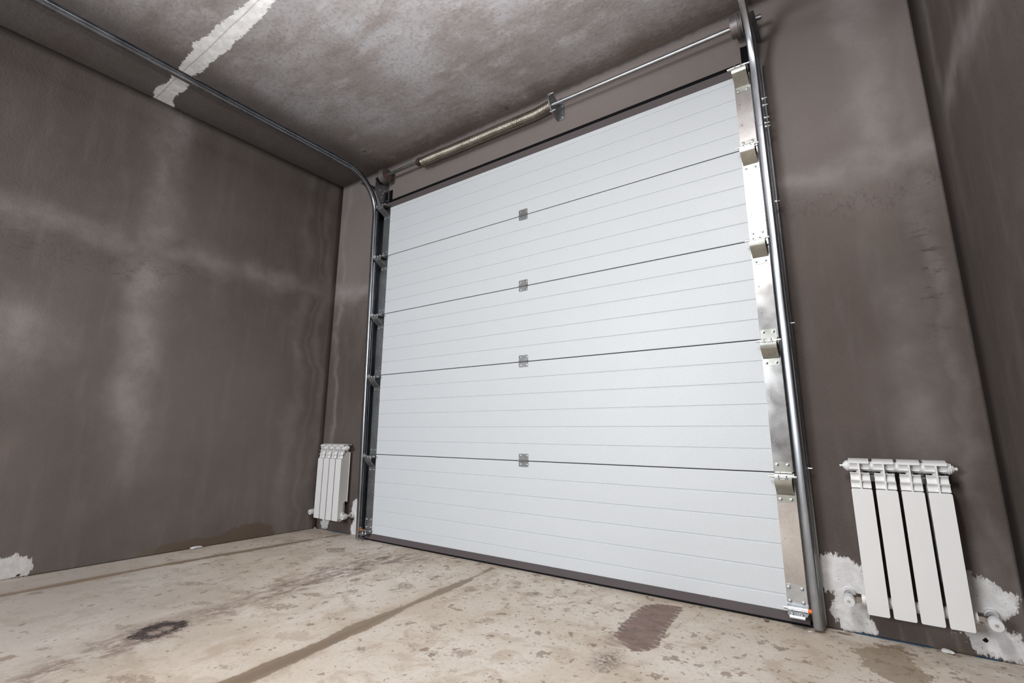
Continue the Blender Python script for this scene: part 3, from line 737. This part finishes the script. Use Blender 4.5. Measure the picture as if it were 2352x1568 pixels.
for k in range(4): 
    x = .362 + k * .0085; lathe(bm, (x, -.04, SZ(.38) - .012), (1, 0, 0), [(0, .032), (.0012, .0362), (.0060, .0372), (.0075, .032)], 32)
link('end_coils', bm, M['spring'], ta, .7)
bm = bmesh.new(); lathe(bm, (.340, -.04, SZ(.35) - .008), (1, 0, 0), [(0, .014), (0, .021), (.012, .024), (.03, .024), (.05, .022), (.06, .014)], 28); link('winding_cone', bm, M['nylon'], ta, .6)
bm = bmesh.new(); lathe(bm, (.350, -.058, SZ(.35) - .032), (-.2, -.8, -.6), [(0, .0045), (.010, .0045)], 6); tag(link('set_screw', bm, M['red'], ta, .6), 'red set screw')
for sd in (1, -1):
    X = lambda a: mirror(sd, W + a)
    bm = bmesh.new(); zc = SZ(X(.05))
    lathe(bm, (X(.020), -.04, zc), (sd, 0, 0), [(.0, .052), (.0, .056), (.036, .058), (.040, .062), (.044, .062), (.046, .057), (.050, .057), (.054, .063), (.058, .063), (.059, .02)], 44)
    lathe(bm, (X(.0245), -.04, zc), (sd, 0, 0), [(.0, .0135), (.0, .030), (.004, .034), (.004, .0525), (.010, .0525), (.010, .0135)], 44, mi=1)
    d = link('cable_drum', bm, None, ta, .6, mats=[M['drum'], M['nylon']])
    for a in (.4, 2.5):
        bm = bmesh.new(); lathe(bm, (X(.0255), -.04 - .024 * math.cos(a), zc - .024 * math.sin(a)), (-sd, 0, 0), [(0, .005), (.012, .005), (.013, .003)], 6); tag(link('set_screw', bm, M['red'], d, .6), 'red set screw')
    bm = bmesh.new(); lathe(bm, (X(.090), -.04, zc), (sd, 0, 0), [(0, .013), (0, .022), (.012, .022), (.012, .013)], 24); link('bearing', bm, M['galv'], ta, .6)
# bracket in the middle
cb = empty('spring_bracket', (1.62, YW, 2.94), 'small galvanised angle bracket screwed on the wall, holding the end of the spring', 'bracket')
bm = bmesh.new(); zc = SZ(1.615)
prism(bm, [(YW, zc - .078), (YW, zc + .055), (.01, zc + .085), (-.060, zc + .088), (-.090, zc + .06), (-.088, zc + .01), (-.055, zc - .045), (.0, zc - .078)], 'x', 1.613, 1.616)
link('web_plate', bm, M['dark_galv'], cb)
bm = bmesh.new(); prism(bm, rounded(1.616, 1.664, zc - .078, zc + .055, .004, 3), 'y', YW - .003, YW); wp = link('wall_flange', bm, M['dark_galv'], cb)
for x, z in ((1.648, zc + .028), (1.648, zc - .055)): link('screw', screw_bm((x, YW - .003, z), r=.008), M['screw'], wp, .6)
bm = bmesh.new(); lathe(bm, (1.600, -.04, zc), (1, 0, 0), [(0, .014), (0, .030), (.011, .034), (.013, .046), (.0135, .014)], 28); link('stationary_cone', bm, M['dark_galv'], cb, .6)
for dy, dz in ((-.035, .060), (-.01, -.052)):
    bm = bmesh.new(); cyl(bm, (1.605, -.04 + dy, zc + dz), (1.648, -.04 + dy, zc + dz), .0042, 12); lathe(bm, (1.616, -.04 + dy, zc + dz), (1, 0, 0), [(0, .011), (.002, .011), (.002, .0085), (.011, .0085)], 6)
    link('bolt', bm, M['zinc'], cb, .6)

# ------------------------------------------------------------------ radiators
def radiator(x0, label):
    root = empty('radiator', (x0 + .16, YW, .10), label, 'radiator', 'white radiators on the door wall')
    F, Bk = -.062, .024; z0, zt = .108, .5765
    ym = -.016
    first = None
    for k in range(4):
        c = x0 + .04 + .08 * k
        bm = bmesh.new()
        # front plate with folded side edges
        prism(bm, rounded(c - .0345, c + .0345, z0, zt, .006, 4), 'y', F, F + .004)
        for s in (-1, 1): box(bm, c + s * .0345, c + s * .0320, F + .003, F + .013, z0 + .012, zt - .004)
        # central web from front plate to back plate
        box(bm, c - .0028, c + .0028, F + .001, Bk, z0 + .03, .676)
        # water way
        cyl(bm, (c, ym, z0 + .03), (c, ym, .66), .012, 16)
        # side walls between front plate and back plate, cut away at the lower back
        for s in (-1, 1):
            cut = [(ym + .004 + .012 * math.sin(t), .250 - .012 * math.cos(t)) for t in (0, .5, 1.0, 1.57)]
            prism(bm, [(F + .016, z0 + .012), (ym + .004, z0 + .012), (ym + .004, .238)] + cut[1:] + [(Bk - .004, .250), (Bk, .254), (Bk, .628), (ym + .012, .640), (ym - .004, .615), (F + .030, .600), (F + .016, .582)], 'x', c + s * .0272, c + s * .0297)
        # back plate and second fins
        box(bm, c - .033, c + .033, Bk - .003, Bk, .245, .625)
        pass
        prism(bm, [(F + .022, z0 + .01), (F + .022, .59), (F + .0245, .59), (F + .0245, z0 + .01)], 'x', c - .029, c + .029)
        # louvres: lip in front, curving back and down
        for zl, hw, yf in ((.6085, .0335, F + .002), (.6385, .0325, F + .006)):
            q = [(yf, zl - .0012), (yf + .003, zl), (yf + .009, zl - .001), (yf + .0125, zl - .006), (yf + .013, zl - .014), (yf + .010, zl - .023), (yf + .006, zl - .0295)]
            prism(bm, ribbon(q, .0024), 'x', c - hw, c + hw)
        # hood
        q = [(F + .012, .6745), (F + .014, .6790), (F + .022, .684), (F + .045, .6895), (Bk - .012, .6920), (Bk - .002, .690), (Bk, .683)]
        prism(bm, ribbon(q, .0034), 'x', c - .0345, c + .0345)
        q = [(F + .016, .679), (F + .024, .677), (F + .028, .670), (F + .0285, .660), (F + .026, .652)]
        prism(bm, ribbon(q, .0022), 'x', c - .032, c + .032)
        # manifold lengths
        cyl(bm, (c - .0375, ym, .6635), (c + .0375, ym, .6635), .0205, 28); cyl(bm, (c - .0375, ym, .150), (c + .0375, ym, .150), .0205, 28)
        lathe(bm, (c, ym, z0 - .007), (0, 0, 1), [(0, .010), (.0, .018), (.02, .0205), (.03, .0205)], 20)
        # curved gussets of the web at the head
        s_ = link('section', bm, M['radiator'], root, .6)
        if k < 3:
            for z in (.6635, .150):
                bm = bmesh.new(); cyl(bm, (c + .0375, ym, z), (c + .0425, ym, z), .0185, 24)
                link('joining_nipple', bm, M['radiator'], root, .6)
    for sd, xe in ((-1, x0 + .0025), (1, x0 + .3175)):
        bm = bmesh.new(); lathe(bm, (xe, ym, .6635), (sd, 0, 0), [(0, .022), (.004, .022), (.004, .0195), (.010, .0195), (.011, .0135), (.016, .0130), (.016, .004)], 24)
        pl = link('end_plug', bm, M['radiator'], root, .6)
        bm = bmesh.new(); lathe(bm, (xe + sd * .015, ym, .6635), (sd, 0, 0), [(0, .0075), (.005, .0075), (.0055, .0055), (.008, .0055), (.0085, .0065), (.013, .0060), (.0135, .003)], 12); tag(link('air_vent', bm, M['zinc'] if sd < 0 else M['white_plastic'], pl, .6), 'small bleed vent')
        bm = bmesh.new(); lathe(bm, (xe, ym, .150), (sd, 0, 0), [(0, .022), (.003, .022), (.003, .0195), (.012, .0195), (.012, .012)], 24); link('end_plug', bm, M['radiator'], root, .6)
        # angle valve
        vx = xe + sd * .054
        bm = bmesh.new(); lathe(bm, (xe + sd * .012, ym, .150), (sd, 0, 0), [(0, .013), (.0, .0175), (.017, .0175), (.018, .010), (.034, .010)], 6, )
        v = link('valve', bm, M['brass'], root, .5)
        bm = bmesh.new(); lathe(bm, (vx, .022, .150), (0, -1, 0), [(0, .010), (.03, .010), (.036, .0125), (.046, .0125)], 20); link('valve_body', bm, M['brass'], v, .6)
        bm = bmesh.new(); lathe(bm, (vx, ym - .008, .148), (0, -1, -.12), [(0, .013), (.0, .0185), (.010, .0205), (.036, .0210), (.040, .0190), (.0405, .006), (.038, .0055)], 30); tag(link('valve_cap', bm, M['white_plastic'], v, .6), 'round white cap with a screw in its middle')
        bm = bmesh.new(); lathe(bm, (vx, ym - .008 - .0385, .1435), (0, -1, -.12), [(0, .0045), (.0015, .0045), (.0016, .002)], 10); link('cap_screw', bm, M['zinc'], v, .6)
        bm = bmesh.new(); lathe(bm, (vx, YW, .150), (0, -1, 0), [(0, .026), (.004, .0225), (.026, .0205), (.028, .0185), (.026, .016), (.018, .012)], 30); tag(link('wall_collar', bm, M['white_plastic'], v, .6), 'white cover ring on the wall')
    # wall hooks
    for x in (x0 + .08, x0 + .24):
        bm = bmesh.new(); box(bm, x - .008, x + .008, ym, YW, .6245, .6275); box(bm, x - .008, x + .008, YW - .003, YW, .60, .645); link('wall_hook', bm, M['galv'], root)
    return root
radiator(2.9915, 'white four-section radiator right of the door, white plaster patches under both ends')
radiator(-.657, 'white four-section radiator in the far corner left of the door track')

# ------------------------------------------------------------------ crumbs on the floor
def crumb(name, c, s, rot, mat, label, cat, seed):
    rn = random.Random(seed); bm = bmesh.new(); bmesh.ops.create_icosphere(bm, subdivisions=2, radius=1)
    for v in bm.verts:
        k = 1 + rn.uniform(-.22, .22); v.co = Vector((v.co.x * s[0] * k, v.co.y * s[1] * k, v.co.z * s[2] * k))
    zmin = min(v.co.z for v in bm.verts)
    for v in bm.verts: v.co.z -= zmin
    me = bpy.data.meshes.new(name); bm.to_mesh(me); bm.free(); me.materials.append(mat)
    o = bpy.data.objects.new(name, me); COL.objects.link(o); o.location = (c[0], c[1], 0); o.rotation_euler = (0, 0, rot)
    return tag(o, label, cat)
crumb('plaster_flake', (3.222, .020), (.020, .008, .007), -.3, M['chip'], 'long white plaster flake on the floor under the right radiator', 'plaster flake', 1)
crumb('pebble', (2.630, -.036), (.010, .007, .006), .2, M['stone'], 'small brown pebble in front of the door bottom, left of the right track', 'pebble', 2)
crumb('wood_sliver', (2.905, .004), (.024, .004, .003), -.15, M['stone'], 'thin brown sliver lying between the right track and radiator', 'sliver', 3)
crumb('plaster_flake', (2.795, -.058), (.010, .005, .003), .0, M['chip'], 'tiny white plaster crumb at the foot of the right door track', 'plaster flake', 4)
crumb('plaster_flake', (-.738, -.895), (.010, .038, .008), .0, M['chip'], 'low pale plaster lump along the foot of the left wall', 'plaster flake', 5)
crumb('plaster_flake', (-.738, .020), (.007, .006, .006), .0, M['chip'], 'tiny white plaster crumb in the far corner beside the left radiator', 'plaster flake', 6)

# ------------------------------------------------------------------ light
def area(name, loc, rot, sx, sy, energy, col, spread=PI):
    l = bpy.data.lights.new(name, 'AREA'); l.shape = 'RECTANGLE'; l.size = sx; l.size_y = sy; l.energy = energy; l.color = col; l.spread = spread
    o = bpy.data.objects.new(name, l); COL.objects.link(o); o.location = loc; o.rotation_euler = rot; return o
area('window_daylight', ((WX0 + WX1) / 2, YR + .02, (WZ0 + WZ1) / 2), (PI / 2, 0, -.12), WX1 - WX0 - .15, WZ1 - WZ0 - .15, 212, (.93, .96, 1.0))
fl = bpy.data.lights.new('ceiling_flash', 'SPOT'); fl.energy = 1320; fl.spot_size = math.radians(100); fl.spot_blend = 1.0; fl.shadow_soft_size = .06; fl.color = (.97, .98, 1.0)
fo = bpy.data.objects.new('ceiling_flash', fl); COL.objects.link(fo); fo.location = (2.85, -2.95, 1.25)
fo.rotation_euler = (Vector((2.35, -2.45, H)) - Vector(fo.location)).to_track_quat('-Z', 'Y').to_euler()
area('ceiling_lamp', (2.45, -2.95, H - .06), (0, 0, PI / 2), 1.2, .3, 78, (1.0, .98, .96))
bm = bmesh.new(); box(bm, 2.27, 2.63, -3.60, -2.30, H - .05, H, .004)
tag(link('ceiling_light', bm, M['white_plastic']), 'long white ceiling light hanging behind the camera', 'ceiling light')
w = bpy.data.worlds.new('sky'); scene.world = w; w.use_nodes = True
bg = w.node_tree.nodes['Background']; sky = w.node_tree.nodes.new('ShaderNodeTexSky'); sky.sky_type = 'NISHITA'; sky.sun_disc = False; sky.sun_elevation = .5
w.node_tree.links.new(sky.outputs[0], bg.inputs[0]); bg.inputs[1].default_value = .25

# ------------------------------------------------------------------ camera
R3 = ((0.8109156966781671, 0.5851262379382043, 0.006558853348474669), (-0.11607713920888865, 0.1718348154197996, -0.9782632028052183), (-0.5735345069252966, 0.7925276537042272, 0.20726332883563736))
cam = bpy.data.cameras.new('camera'); co = bpy.data.objects.new('camera', cam); COL.objects.link(co)
r, d, f = (Vector(v) for v in R3)
m = Matrix((r, -d, -f)).transposed().to_4x4(); m.translation = Vector((3.0757438, -2.5917556, 0.7849589))
co.matrix_world = m
cam.sensor_width = 36; cam.lens = 1131.8518 / 2352 * 36; cam.shift_x = 18.7325 / 2352; cam.shift_y = -28.6057 / 2352
cam.clip_start = .02
scene.camera = co
vs = scene.view_settings; vs.view_transform = 'Standard'; vs.look = 'None'; vs.exposure = 0.0; vs.gamma = 1.0; vs.use_curve_mapping = False
